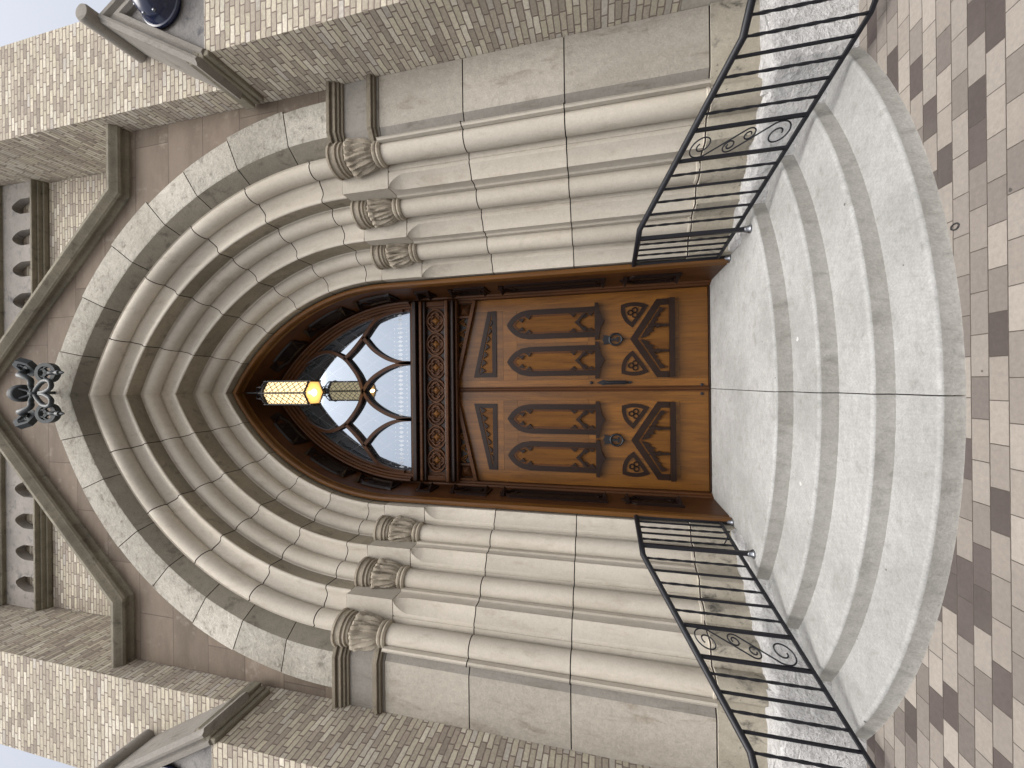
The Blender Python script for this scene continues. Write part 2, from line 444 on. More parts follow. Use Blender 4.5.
def arc_pt(s, r, d, t):
    th = t*math.acos(AC/(r + AC))
    return (s*max(0, -AC + (r + AC)*math.cos(th)), d, ZS + (r + AC)*math.sin(th))
def arch_sweep(mb, prof, joints, matfn=None, segs=40, jw=.0044, jit=0, nclose=2, wob=0):
    """closed profile (r, d) led up both sides of the pointed arch and mitred at the apex"""
    pin = inset(prof[:-nclose], .012) + list(prof[-nclose:])
    for s in (-1, 1):
        st = [(k/segs, 0) for k in range(segs + 1)]
        for j in joints:
            j = j + random.uniform(-jit, jit); wv = jw/3.7/1.0
            st = [q for q in st if abs(q[0] - j) > wv*2]
            st += [(j - wv*1.15, 0), (j - wv, 1), (j + wv, 1), (j + wv*1.15, 0)]
        st.sort(key=lambda q: q[0])
        rings = []; blkv = random.random(); dr = random.uniform(-wob, wob); cols = []
        for k, (t, ins) in enumerate(st):
            pr = pin if ins else prof
            if ins and k and st[k - 1][1]: dr = random.uniform(-wob, wob)
            rings.append([mb.vert(arc_pt(s, r + (dr if i >= len(pr) - nclose - 1 and i < len(pr) - 1 else 0), d, t)) for i, (r, d) in enumerate(pr)])
        n = len(prof)
        for k in range(len(rings) - 1):
            jn = st[k][1] or st[k + 1][1]
            if st[k][1] and st[k + 1][1]: blkv = random.random()
            for i in range(n):
                mi = 2 if jn and i < n - nclose else (matfn(i) if matfn else 0)
                mb.face([rings[k][i], rings[k][(i + 1) % n], rings[k + 1][(i + 1) % n], rings[k + 1][i]], mi, blkv)
        mb.face(rings[0][::-1], 0, .5)

# jambs
JZ = (1.855, 2.71)
prof_low = jamb_profile(1.0, False)
n_low = len(prof_low); strip = strip_profile()
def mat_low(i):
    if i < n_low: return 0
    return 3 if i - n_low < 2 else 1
for s in (-1, 1):
    mb = MB()
    def stop(z):
        u = min(1, max(0, (3.50 - z)/.13)); return jamb_profile(max(.01, float(u**.5)), False) + strip
    vert_sweep(mb, prof_low + strip, s, [.80, 1.3, 2.2, 3.0, 3.37, 3.40, 3.43, 3.46, 3.48, 3.492, 3.50], JZ, mat_low, pf=stop)
    psq = jamb_profile(False, False); nsq = len(psq)
    vert_sweep(mb, psq + strip, s, [3.508, 3.992], (), lambda i: 0 if i < nsq else (3 if i - nsq < 2 else 3))
    mb.cur = 2
    vert_sweep(mb, inset(psq + strip, .012), s, [3.499, 3.509], (), lambda i: 2)
    vert_sweep(mb, inset(psq + strip, .012), s, [3.991, 4.001], (), lambda i: 2)
    # moulded plinth: the same plan, rounded and pushed out
    pl = [(1.262, 4.06), (1.260, 3.90), (1.268, 3.882)]
    for i in range(3):
        sx, sy = SH[i]
        pl += [(X0s[i] + .05, Y0s[i] - .010), (sx - .112, sy + .03)]
        pl += [(sx - .008 + .108*math.cos(R(a)), sy - .004 + .108*math.sin(R(a))) for a in range(180, 300, 15)]
        if i < 2: pl += [(X0s[i + 1] - .012, Y0s[i + 1] + .10), (X0s[i + 1] - .010, Y0s[i + 1] + .03), (X0s[i + 1] + .012, Y0s[i + 1] - .008)]
    pl += [(2.275, 3.115), (2.385, FACE - .010), (JX, FACE - .010)]
    plj = inset(pl, -.012)
    vert_sweep(mb, pl, s, [.40, .55, .788], (), lambda i: 4)
    vert_sweep(mb, inset(pl, .018), s, [.787, .801], (), lambda i: 2)
    mb.build('jamb', [M['lime'], M['limeface'], M['joint'], M['limegrey'], M['plinth']], church, 32)

    # colonnettes
    for i in range(3):
        sx, sy = SH[i]
        cm = MB()
        prof = [(SR + .006, .795), (SR + .006, .815), (SR, .822)]
        for j in JZ: prof += [(SR, j - .0048), (SR - .012, j - .0042), (SR - .012, j + .0042), (SR, j + .0048)]
        prof += [(SR, 3.52)]
        cm.lathe(prof, (s*sx, sy, 0), 36)
        for q, (f, ) in enumerate([(f,) for f in cm.f]):
            zc = sum(cm.v[k][2] for k in f)/len(f)
            for j in JZ:
                if abs(zc - j) < .0047: cm.mi[q] = 1
            cm.b[q] = .2 + .2*i if zc < JZ[0] else (.75 - .2*i if zc < JZ[1] else .45)
        shaft = cm.build('colonnette', [M['lime'], M['joint']], church, 40)
        # capital: neck ring, leafy bell with curled crockets, moulded round abacus
        k_ = .86 + .02*i; DZ = -.03
        cp = MB()
        cp.lathe([(.085, 3.515), (.106, 3.522), (.115, 3.54), (.110, 3.556), (.100, 3.562), (.110, 3.572), (.113, 3.588), (.104, 3.602), (.092, 3.61)], (s*sx, sy, DZ), 40)
        bell = [(.100, 3.605), (.118, 3.63), (.130, 3.66), (.137, 3.70), (.142, 3.74), (.147, 3.77), (.155, 3.793), (.166, 3.812), (.169, 3.834), (.158, 3.852), (.140, 3.862), (.13, 3.88)]
        env = [.02, .20, .28, .32, .32, .28, .20, .16, .16, .12, .03, 0]
        def leaf(th, j, i=i):
            e = env[j]
            a = abs(math.sin(th*5 + i)); b = math.sin(th*20 + .9*j)
            lump = math.sin(th*13 + i*2)*math.sin(th*7.1 + 1 + i)
            return k_*(1 + e*(a**.6 - .6) + e*.28*b + (1.0*.10*lump if 6 <= j <= 9 else 0))
        cp.lathe(bell, (s*sx, sy, DZ), 120, leaf)
        ab = [(.12, 3.872), (.146, 3.874), (.152, 3.886), (.141, 3.894), (.142, 3.902), (.160, 3.908), (.162, 3.922), (.149, 3.930), (.151, 3.938), (.170, 3.944), (.172, 3.960), (.160, 3.966), (.162, 3.972), (.177, 3.978), (.177, 3.998), (.1, 3.999)]
        cp.lathe([(r*k_, z if z < 3.97 else z + .03) for r, z in ab], (s*sx, sy, DZ), 48)
        cp.build('capital', M['cap'], shaft, 30)

    # string courses on the flat face, turning in to the outer capital
    for lay in ([(3.862, 3.885, .018), (3.888, 3.912, .036), (3.915, 3.94, .055), (3.943, 3.962, .045), (3.964, 3.997, .070)],
                [(3.53, 3.552, .030), (3.553, 3.584, .052), (3.586, 3.61, .034)]):
        sc = MB()
        for z0, z1, pj in lay:
            path = [(JX - .001, FACE), (2.39, FACE), (2.285, 3.128), (2.262, 3.20)]
            d = [(-0, -1), (.0, -1), (-.55, -.83), (-1, -.2)]
            outp = [(s*(x + a*pj), y + b*pj) for (x, y), (a, b) in zip(path, [(0, -1), (-.2, -1), (-.75, -.75), (-1, -.4)])]
            sc.plan(outp + [(s*(2.30), 3.3), (s*(JX - .001), 3.3)], z0, z1)
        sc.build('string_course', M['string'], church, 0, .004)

# arch orders
J = [.075, .26, .44, .63, .83]
for i in range(3):
    if i == 2: SH[2] = (SH[2][0], SH[2][1] + .07); Y0s[2] += .07       # the outer roll sits deeper in the arch than the shaft below it
    x, y = X0s[i], Y0s[i]
    yb = Y0s[i - 1] - .127 if i else 4.06
    pr = [(x, yb + .05 if i else 4.06)]
    pr += order_front(i) + roll(i) + [(NX[i] - .002, SH[i][1] - .06)]
    if i == 0: pass
    pr += [(NX[i] - .002, y + .25), (x + .02, y + .25)]
    # the last two are hidden back edges
    mb = MB()
    nf = len(order_front(i))
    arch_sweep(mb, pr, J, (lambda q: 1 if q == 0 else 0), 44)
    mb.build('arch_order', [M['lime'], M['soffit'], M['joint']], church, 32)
# fillets: soffits between the rolls and the next corner
mb = MB()
VJ = [.115, .235, .355, .48, .61, .76, .90]
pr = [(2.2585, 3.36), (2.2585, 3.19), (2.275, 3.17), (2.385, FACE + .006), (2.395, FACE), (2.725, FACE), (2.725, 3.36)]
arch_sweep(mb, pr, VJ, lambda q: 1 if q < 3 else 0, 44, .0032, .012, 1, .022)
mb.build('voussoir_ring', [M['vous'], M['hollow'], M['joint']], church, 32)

# brown sandstone spandrel and the wall above it
def ztop(x): return 6.56 + (2.13 - x)*1.105 if x < 2.13 else 6.56
def zarc(x, r):
    return ZS + math.sqrt(max(0, (r + AC)**2 - (x + AC)**2)) if x < r else ZS
def columns(mb, y0, y1, r, top, xmax, n=48):
    xs = [xmax*k/n for k in range(n + 1)]
    for s in (-1, 1):
        A = []
        for x in xs:
            A.append([mb.vert((s*x, y0, zarc(x, r))), mb.vert((s*x, y0, top(x))), mb.vert((s*x, y1, zarc(x, r))), mb.vert((s*x, y1, top(x)))])
        for k in range(n):
            a, b = A[k], A[k + 1]
            mb.face([a[0], b[0], b[1], a[1]]); mb.face([a[2], a[3], b[3], b[2]])
            mb.face([a[1], b[1], b[3], a[3]]); mb.face([a[0], a[2], b[2], b[0]])
def blockstone():
    n = N('brown_sandstone_blocks'); u, v = n.uv(); p = n.obj()
    H, L = .46, .83
    row = n.math('FLOOR', n.math('DIVIDE', v, H)); uu = n.math('ADD', n.math('DIVIDE', u, L), n.math('MULTIPLY', row, .37))
    h, _ = n.hash2(row, n.math('FLOOR', uu), 4)
    fu = n.math('FRACT', uu); fv = n.math('FRACT', n.math('DIVIDE', v, H))
    d = n.math('MINIMUM', n.math('MULTIPLY', n.math('MINIMUM', fu, n.math('SUBTRACT', 1, fu)), L), n.math('MULTIPLY', n.math('MINIMUM', fv, n.math('SUBTRACT', 1, fv)), H))
    mk = n.ramp1(d, .002, .006)
    big = n.noise(n.scaled(p, (.5, 1, 1.6)), 3, 6, .65); f = n.noise(p, 50, 4, .7)
    col = n.mix(n.ramp1(big, .35, .68), (.182, .148, .117), (.142, .113, .089))
    col = n.mix(n.math('MULTIPLY', n.ramp1(n.noise(p, 6, 5, .7), .56, .72), .5), col, (.285, .25, .21))
    g = n.math('MULTIPLY', n.math('MULTIPLY_ADD', h, .3, .85), n.math('MULTIPLY_ADD', f, .3, .85))
    col = n.mix(1, col, n.ramp(n.math('MULTIPLY', g, .5), [(0, (0, 0, 0)), (1, (2, 2, 2))]), 'MULTIPLY')
    col = n.mix(mk, (.11, .085, .07), col)
    n.bump(n.math('ADD', mk, n.math('MULTIPLY', f, .3)), .4, .006)
    return n.fin(col, .9, .2)
M['brownblocks'] = blockstone()
mb = MB(); columns(mb, FACE + .018, 3.45, 2.66, ztop, JX - .002)
mb.build('spandrel_wall', M['brownblocks'], church, 0)
mb = MB(); columns(mb, 3.60, 4.85, 2.62, lambda x: 10.6, JX - .002)
mb.box(-3.86, 3.86, 4.9, 5.3, .2, 10.6)
mb.box(-1.9, -1.30, 4.32, 4.88, .4, 5.4); mb.box(1.30, 1.9, 4.32, 4.88, .4, 5.4)
mb.build('brick_wall', M['brick'], church, 0)

# raking gable coping, level at its feet
mb = MB()
sec = [(0, .02), (0, -.015), (.022, -.03), (.030, -.05), (.012, -.062), (.004, -.085), (.012, -.105), (.030, -.115), (.045, -.135), (.07, -.15), (.10, -.15), (.17, -.06), (.17, .48), (.001, .48)]
Yc = 3.145
for s in (-1, 1):
    base = [(JX - .002, 6.51), (2.13, 6.51), (0, 6.51 + 2.13*1.105)]
    # offset each section point perpendicular to the path (up side), mitred
    rings = []
    a2 = math.atan2(1.105, 1)
    n1 = Vector((0, 1)); n2 = Vector((math.sin(a2), math.cos(a2)))
    bis = (n1 + n2).normalized(); kk = 1/bis.dot(n1)
    for idx, (x, z) in enumerate(base):
        ring = []
        for u, d in sec:
            if idx == 0: p = (x, z + u)
            elif idx == 1: p = (x + bis.x*u*kk, z + bis.y*u*kk)
            else: p = (0, z + u/math.cos(a2))
            ring.append(mb.vert((s*p[0], Yc + d - .05, p[1])))
        rings.append(ring)
    q = len(sec)
    # intermediate joints are left to the material; two runs
    for k in range(2):
        for i in range(q): mb.face([rings[k][i], rings[k][(i + 1) % q], rings[k + 1][(i + 1) % q], rings[k + 1][i]], 0, .3 + .4*k)
    mb.face(rings[0])
mb.build('gable_coping', M['coping'], church, 25)

# corbel table with pointed niches
ct = MB()
poly = [(-JX + .004, 8.90)]
k = -2.52 - .0
xs_c = []
x = -2.52
while x < 2.6: xs_c.append(x); x += .42
for xc in xs_c:
    poly += [(xc - .10, 8.90), (xc - .10, 9.13)]
    poly += [(xc - .10 + .10*t, 9.13 + .17*math.sin(t*PI/2)**.9) for t in (.2, .4, .6, .8, 1)]
    poly += [(xc + .10 - .10*t, 9.13 + .17*math.sin(t*PI/2)**.9) for t in (.8, .6, .4, .2)]
    poly += [(xc + .10, 9.13), (xc + .10, 8.90)]
poly += [(JX - .004, 8.90), (JX - .004, 9.50), (-JX + .004, 9.50)]
ct.prism(poly, 3.50, 3.595)
co_ = ct.build('corbel_table', M['palestone'], church, 30)
for z0, lay in ((8.78, [(0, .03, 3.55), (.032, .06, 3.51), (.062, .10, 3.465), (.102, .135, 3.49)]), (9.49, [(0, .06, 3.46), (.062, .10, 3.42), (.102, .20, 3.36), (.202, .30, 3.41)])):
    mm = MB()
    for a, b, y in lay: mm.box(-JX + .005, JX - .005, y, 3.598, z0 + a, z0 + b)
    mm.build('moulding', M['coping'], co_, 0, .008)

# brick piers with gablets
for s in (-1, 1):
    X1, X2 = JX + .002, 3.88; XC = (X1 + X2)/2
    def bx(mb, a, b, *r): mb.box(min(s*a, s*b), max(s*a, s*b), *r)
    pm = MB()
    bx(pm, X1, X2, 2.52, 3.9, 1.0, 4.76)
    bx(pm, X1 + .0, X2, 2.86, 4.88, 4.762, 10.6)
    pier = pm.build('brick_pier', M['brick'], church, 0)
    bm_ = MB(); bx(bm_, X1 + .001, X2 + .03, 2.49, 3.9, .30, .998); bm_.build('stone_base', M['limeface'], pier, 0, .012)
    gm = MB(); ap = 5.72
    gm.prism([(s*X1, 4.765), (s*X2, 4.765), (s*XC, ap)], 2.545, 2.855)
    gb = gm.build('gablet', M['gabface'], pier, 0)
    cp = MB()
    sec = [(-.06, .0), (-.045, -.028), (-.015, -.03), (.0, -.008), (.02, -.012), (.035, -.045), (.06, -.05), (.075, -.03), (.095, -.02), (.095, .37), (-.06, .37)]
    for e in (0, 1):
        xb, xa = (X1 - .03, XC) if e == 0 else (X2 + .03, XC)
        L_ = Vector((xa - xb, ap - 4.735)); nrm = Vector((-L_.y, L_.x)).normalized()
        if nrm.y < 0: nrm = -nrm
        rings = []
        sl = L_.y/abs(L_.x)
        for (x, z), kind in (((xb, 4.76), 0), ((xa, ap + .03), 1)):
            ring = []
            for u, d in sec:
                if kind == 1: p = (x, z + u*math.sqrt(1 + sl*sl))
                else: p = (x + nrm.x*u, z + nrm.y*u)
                ring.append(cp.vert((s*p[0], 2.515 + d, p[1])))
            rings.append(ring)
        q = len(sec)
        for i in range(q): cp.face([rings[0][i], rings[0][(i + 1) % q], rings[1][(i + 1) % q], rings[1][i]], 0, .3 + .4*e)
        cp.face(rings[0])
    cp.build('gablet_coping', M['limegrey'], gb, 25)
    for e in (0, 1):
        rm = MB()
        for a, b, c in ((4.70, 4.7505, .035), (4.75, 4.8005, .055), (4.80, 4.9005, .085), (4.90, 4.94, .05)):
            if e == 0: bx(rm, X1 - c, X1 + .01, 2.50 + c*.01, FACE - .04, a, b)
            else: bx(rm, X2 - .01, X2 + c, 2.50 + c*.01, 3.4, a, b)
        rm.build('side_moulding', M['coping'], gb, 0, .01)
    rr = MB()
    rr.lathe([(.02, 0), (.068, .004), (.078, .02), (.078, .46)], (s*XC, 2.40, ap + .245), 24, axis=Matrix.Rotation(R(-90), 3, 'X'))
    rr.build('ridge_roll', M['limegrey'], gb, 40)

# foundation blocks
def rough_block(mb, poly, z0, z1, step=.028, amp=.007):
    """rough-hewn block: every side face split and jittered"""
    n = len(poly); rnd = random.Random(3)
    per = []
    for i in range(n):
        a, b = Vector(poly[i]), Vector(poly[(i + 1) % n]); k = max(1, int((b - a).length/step))
        for j in range(k): per.append(a.lerp(b, j/k))
    zs = [z0 + (z1 - z0)*k/max(2, int((z1 - z0)/step)) for k in range(max(2, int((z1 - z0)/step)) + 1)]
    ctr = sum(per, Vector((0, 0)))/len(per); rings = []
    for zi, z in enumerate(zs):
        ring = []
        for p in per:
            d = (p - ctr).normalized(); o = rnd.uniform(-amp, amp)
            if zi == len(zs) - 1: o -= .02
            ring.append(mb.vert((p.x + d.x*o, p.y + d.y*o, z + (rnd.uniform(-amp, amp)*.5 if 0 < zi else 0))))
        rings.append(ring)
    m_ = len(per)
    for k in range(len(rings) - 1):
        for i in range(m_): mb.face([rings[k][i], rings[k][(i + 1) % m_], rings[k + 1][(i + 1) % m_], rings[k + 1][i]])
    # jittered top: rings shrinking to the middle
    prev = rings[-1]
    for f in (.85, .65, .45, .25):
        ring = [mb.vert((ctr.x + (p.x - ctr.x)*f + rnd.uniform(-.01, .01), ctr.y + (p.y - ctr.y)*f + rnd.uniform(-.01, .01), z1 + rnd.uniform(-amp, amp)*.6)) for p in per]
        for i in range(m_): mb.face([prev[i], prev[(i + 1) % m_], ring[(i + 1) % m_], ring[i]])
        prev = ring
    mb.face(prev)
for s in (-1, 1):
    fm = MB()
    rough_block(fm, [(s*2.17, 2.845), (s*3.98, 2.42 + .425), (s*3.98, 3.5), (s*2.30, 3.5), (s*2.05, 2.99)], 0, .47)
    rough_block(fm, [(s*2.06, 2.965), (s*2.6, 3.3), (s*2.2, 3.9), (s*1.265, 4.15), (s*1.262, 3.70)], 0, .455)
    fm.build('foundation', M['rough'], church, 60)
    pf = MB(); pf.box(min(s*2.845, s*3.93), max(s*2.845, s*3.93), 2.50, 3.4, .0, .31)
    pf.build('pier_footing', M['rough'], church, 0, .02)

# ------------------------------------------------------------------ oak doorway
YD = 4.70
fr = MB()
# (r, d): outer roll against the stone, splayed reveal, inner mouldings against the leaves
FP = [(1.285, 4.10), (1.268, 4.06), (1.262, 4.00), (1.246, 3.962), (1.222, 3.952), (1.204, 3.965), (1.197, 3.99), (1.203, 4.012), (1.217, 4.02), (1.215, 4.06), (1.206, 4.075), (1.206, 4.10),
      (1.196, 4.60), (1.178, 4.61), (1.172, 4.64), (1.156, 4.65), (1.152, 4.70), (1.152, 4.85), (1.285, 4.85)]
def frame_mat(i): return 0 if i < 10 else 1
for s in (-1, 1):
    zs = [.414, 1.2, 2.0, 3.0, ZS]
    rings = [[fr.vert((s*r, d, z)) for r, d in FP] for z in zs]
    for k in range(1, 45): rings.append([fr.vert(arc_pt(s, r, d, k/44)) for r, d in FP])
    q = len(FP)
    for k in range(len(rings) - 1):
        for i in range(q): fr.face([rings[k][i], rings[k][(i + 1) % q], rings[k + 1][(i + 1) % q], rings[k + 1][i]], frame_mat(i), .35 if s < 0 else .5)
    fr.face(rings[0])
frame = fr.build('door_frame', [M['oakmid'], M['oakred']], church, 30)
# blind tracery panels let into the reveals
def reveal_curve(s, Z, d):
    """point on the reveal at height parameter: Z below springing, t above"""
    r = 1.206 - (d - 4.10)/.5*.010 - .004
    if Z <= ZS: return Vector((s*r, d, Z))
    return Vector(arc_pt(s, r, d, (Z - ZS)/2.2))
for s in (-1, 1):
    for z0, z1 in ((.80, 1.36), (1.56, 2.74), (2.92, 3.36), (3.62, 3.80), (4.12, 4.55), (4.70, 5.25), (5.42, 5.85)):
        pm = MB()
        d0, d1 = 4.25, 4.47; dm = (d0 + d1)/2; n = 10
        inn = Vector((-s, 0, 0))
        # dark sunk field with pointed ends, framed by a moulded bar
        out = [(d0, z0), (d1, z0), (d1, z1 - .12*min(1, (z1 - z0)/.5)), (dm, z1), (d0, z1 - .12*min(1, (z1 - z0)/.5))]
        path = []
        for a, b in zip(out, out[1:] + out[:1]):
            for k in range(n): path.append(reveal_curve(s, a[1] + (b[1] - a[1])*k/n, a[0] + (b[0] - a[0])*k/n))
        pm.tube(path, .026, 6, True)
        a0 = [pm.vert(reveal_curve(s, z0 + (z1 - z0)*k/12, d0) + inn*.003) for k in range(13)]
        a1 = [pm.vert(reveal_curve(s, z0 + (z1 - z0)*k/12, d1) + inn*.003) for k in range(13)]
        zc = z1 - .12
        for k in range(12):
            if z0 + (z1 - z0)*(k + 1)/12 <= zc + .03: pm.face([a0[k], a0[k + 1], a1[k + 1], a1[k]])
        # cusps near both ends
        for zc_ in (z0 + .08, z1 - .17):
            if z1 - z0 < .3: continue
            for dd in (d0, d1):
                pm.tube([reveal_curve(s, zc_ - .04, dd), reveal_curve(s, zc_, dm + (dd - dm)*.3) + inn*.004, reveal_curve(s, zc_ + .05, dd)], .012, 6)
        # pointed wedge standing out at the foot and head
        for zz, h in ((z0 - .015, .05), (z1 - .05, .05)):
            b = [reveal_curve(s, zz, d0 - .01), reveal_curve(s, zz, d1 + .01), reveal_curve(s, zz + h, d1 + .01), reveal_curve(s, zz + h, d0 - .01)]
            pk = reveal_curve(s, zz + h*.5, dm) + inn*.085
            ids = [pm.vert(p) for p in b] + [pm.vert(pk)]
            for k in range(4): pm.face([ids[k], ids[(k + 1) % 4], ids[4]])
        pm.build('reveal_panel', M['ebony'], frame, 30)

# transom with quatrefoil frieze
tm = MB(); W_ = 1.150
tm.box(-W_, W_, 4.62, 4.84, 3.50, 3.96)
mould = []
for a, b, y, dk_ in ((3.80, 3.835, 4.56, 1), (3.837, 3.875, 4.53, 0), (3.877, 3.90, 4.56, 1), (3.902, 3.955, 4.50, 1), (3.957, 3.99, 4.54, 0), (3.992, 4.03, 4.585, 1),
                (3.38, 3.41, 4.60, 0), (3.412, 3.445, 4.555, 1), (3.447, 3.475, 4.58, 1), (3.477, 3.52, 4.53, 0), (3.522, 3.545, 4.57, 1)):
    k_ = MB(); k_.box(-W_, W_, y, 4.845, a, b); mould.append((k_, dk_))
for s in (-1, 1): tm.box(min(s*1.09, s*W_), max(s*1.09, s*W_), 4.585, 4.70, 3.547, 3.798)
tran = tm.build('transom', M['oakred'], church, 0, .006)
for k_, dk_ in mould: k_.build('moulding', M['oakdark' if dk_ else 'oakred'], tran, 0, .009)
def circ(cx, cz, r, a0, a1, n): return [(cx + r*math.cos(R(a0 + (a1 - a0)*k/n)), cz + r*math.sin(R(a0 + (a1 - a0)*k/n))) for k in range(n + 1)]
QZ = 3.672
for k in range(7):
    cx = (k - 3)*.30 + .005
    q = MB(); rr = .052; off = .050
    pts = []
    for b in (0, 90, 180, 270):
        c = (cx + off*math.cos(R(b)), QZ + off*math.sin(R(b)))
        pts += circ(*c, rr, b - 105, b + 105, 10)
    q.tube([(x, 4.602, z) for x, z in pts], .013, 6, True)
    q.tube([(cx + .145*math.cos(R(a)), 4.605, QZ + .122*math.sin(R(a))) for a in range(0, 360, 15)], .013, 6, True)
    qo = q.build('quatrefoil', M['oakred'], tran, 40)
    for sx in (-1, 1):
        for sz in (-1, 1):
            dk = MB(); c0 = (cx + sx*.15, QZ + sz*.122)
            dk.prism([(c0[0] - sx*.052, c0[1]), (c0[0], c0[1]), (c0[0], c0[1] - sz*.06)] , 4.612, 4.622)
            dk.build('corner_cutting', M['oakdark'], qo, 0)
    fl = MB(); fl.lathe([(.045, 0), (.035, .012), (.012, .02)], (cx, 4.62, QZ), 12, lambda th, i: 1 + .35*math.cos(4*th), Matrix.Rotation(R(90), 3, 'X'))
    fl.build('rosette', M['oakpanel'], qo, 40)

# fanlight: frame ring, tracery, panes
fa = MB()
FR = [(1.15, 4.50), (1.13, 4.505), (1.12, 4.53), (1.105, 4.54), (1.098, 4.57), (1.08, 4.58), (1.07, 4.61), (1.05, 4.62), (1.045, 4.68), (1.15, 4.68)]
for s in (-1, 1):
    rings = [[fa.vert(arc_pt(s, r, d, k/44)) for r, d in FR] for k in range(45)]
    q = len(FR)
    for k in range(44):
        for i in range(q): fa.face([rings[k][i], rings[k][(i + 1) % q], rings[k + 1][(i + 1) % q], rings[k + 1][i]])
    fa.face(rings[0])
fan = fa.build('fanlight', M['oakred'], church, 30)
tr = MB(); YT = 4.615
bar = [(-.022, .035), (-.022, -.008), (-.010, -.026), (.010, -.026), (.022, -.008), (.022, .035)]
def tline(pts, k=8):
    P = catmull([Vector((x, YT, z)) for x, z in pts], k)
    tr.tube(P, .02, sec=[(a, -b) for a, b in bar], upv=(0, 1, 0))
for s in (-1, 1):
    # light arches, side light: from the mullion bending out, from the jamb bending in and running on as the big loop
    tline([(s*.37, 4.02), (s*.385, 4.20), (s*.44, 4.38), (s*.56, 4.57), (s*.727, 4.723)])
    tline([(s*1.06, 4.13), (s*1.03, 4.33), (s*.95, 4.53), (s*.727, 4.723), (s*.57, 4.87), (s*.445, 5.01)])
    tline([(s*.37, 4.02), (s*.35, 4.22), (s*.28, 4.42), (s*.16, 4.61), (0, 4.735)])
    tline([(0, 4.735), (s*.16, 4.785), (s*.30, 4.875), (s*.445, 5.01), (s*.53, 5.18), (s*.545, 5.33), (s*.49, 5.50), (s*.40, 5.66)])
tr.build('tracery', M['oakred'], fan, 40)
gl = MB(); pts = []
for k in range(30): pts.append(arc_pt(1, 1.10, 0, k/29))
poly = [(p[0], p[2]) for p in pts] + [(-p[0], p[2]) for p in pts[::-1][1:]]
gl.prism(poly, 4.645, 4.66)
gl.build('pane', M['glass'], fan, 0)

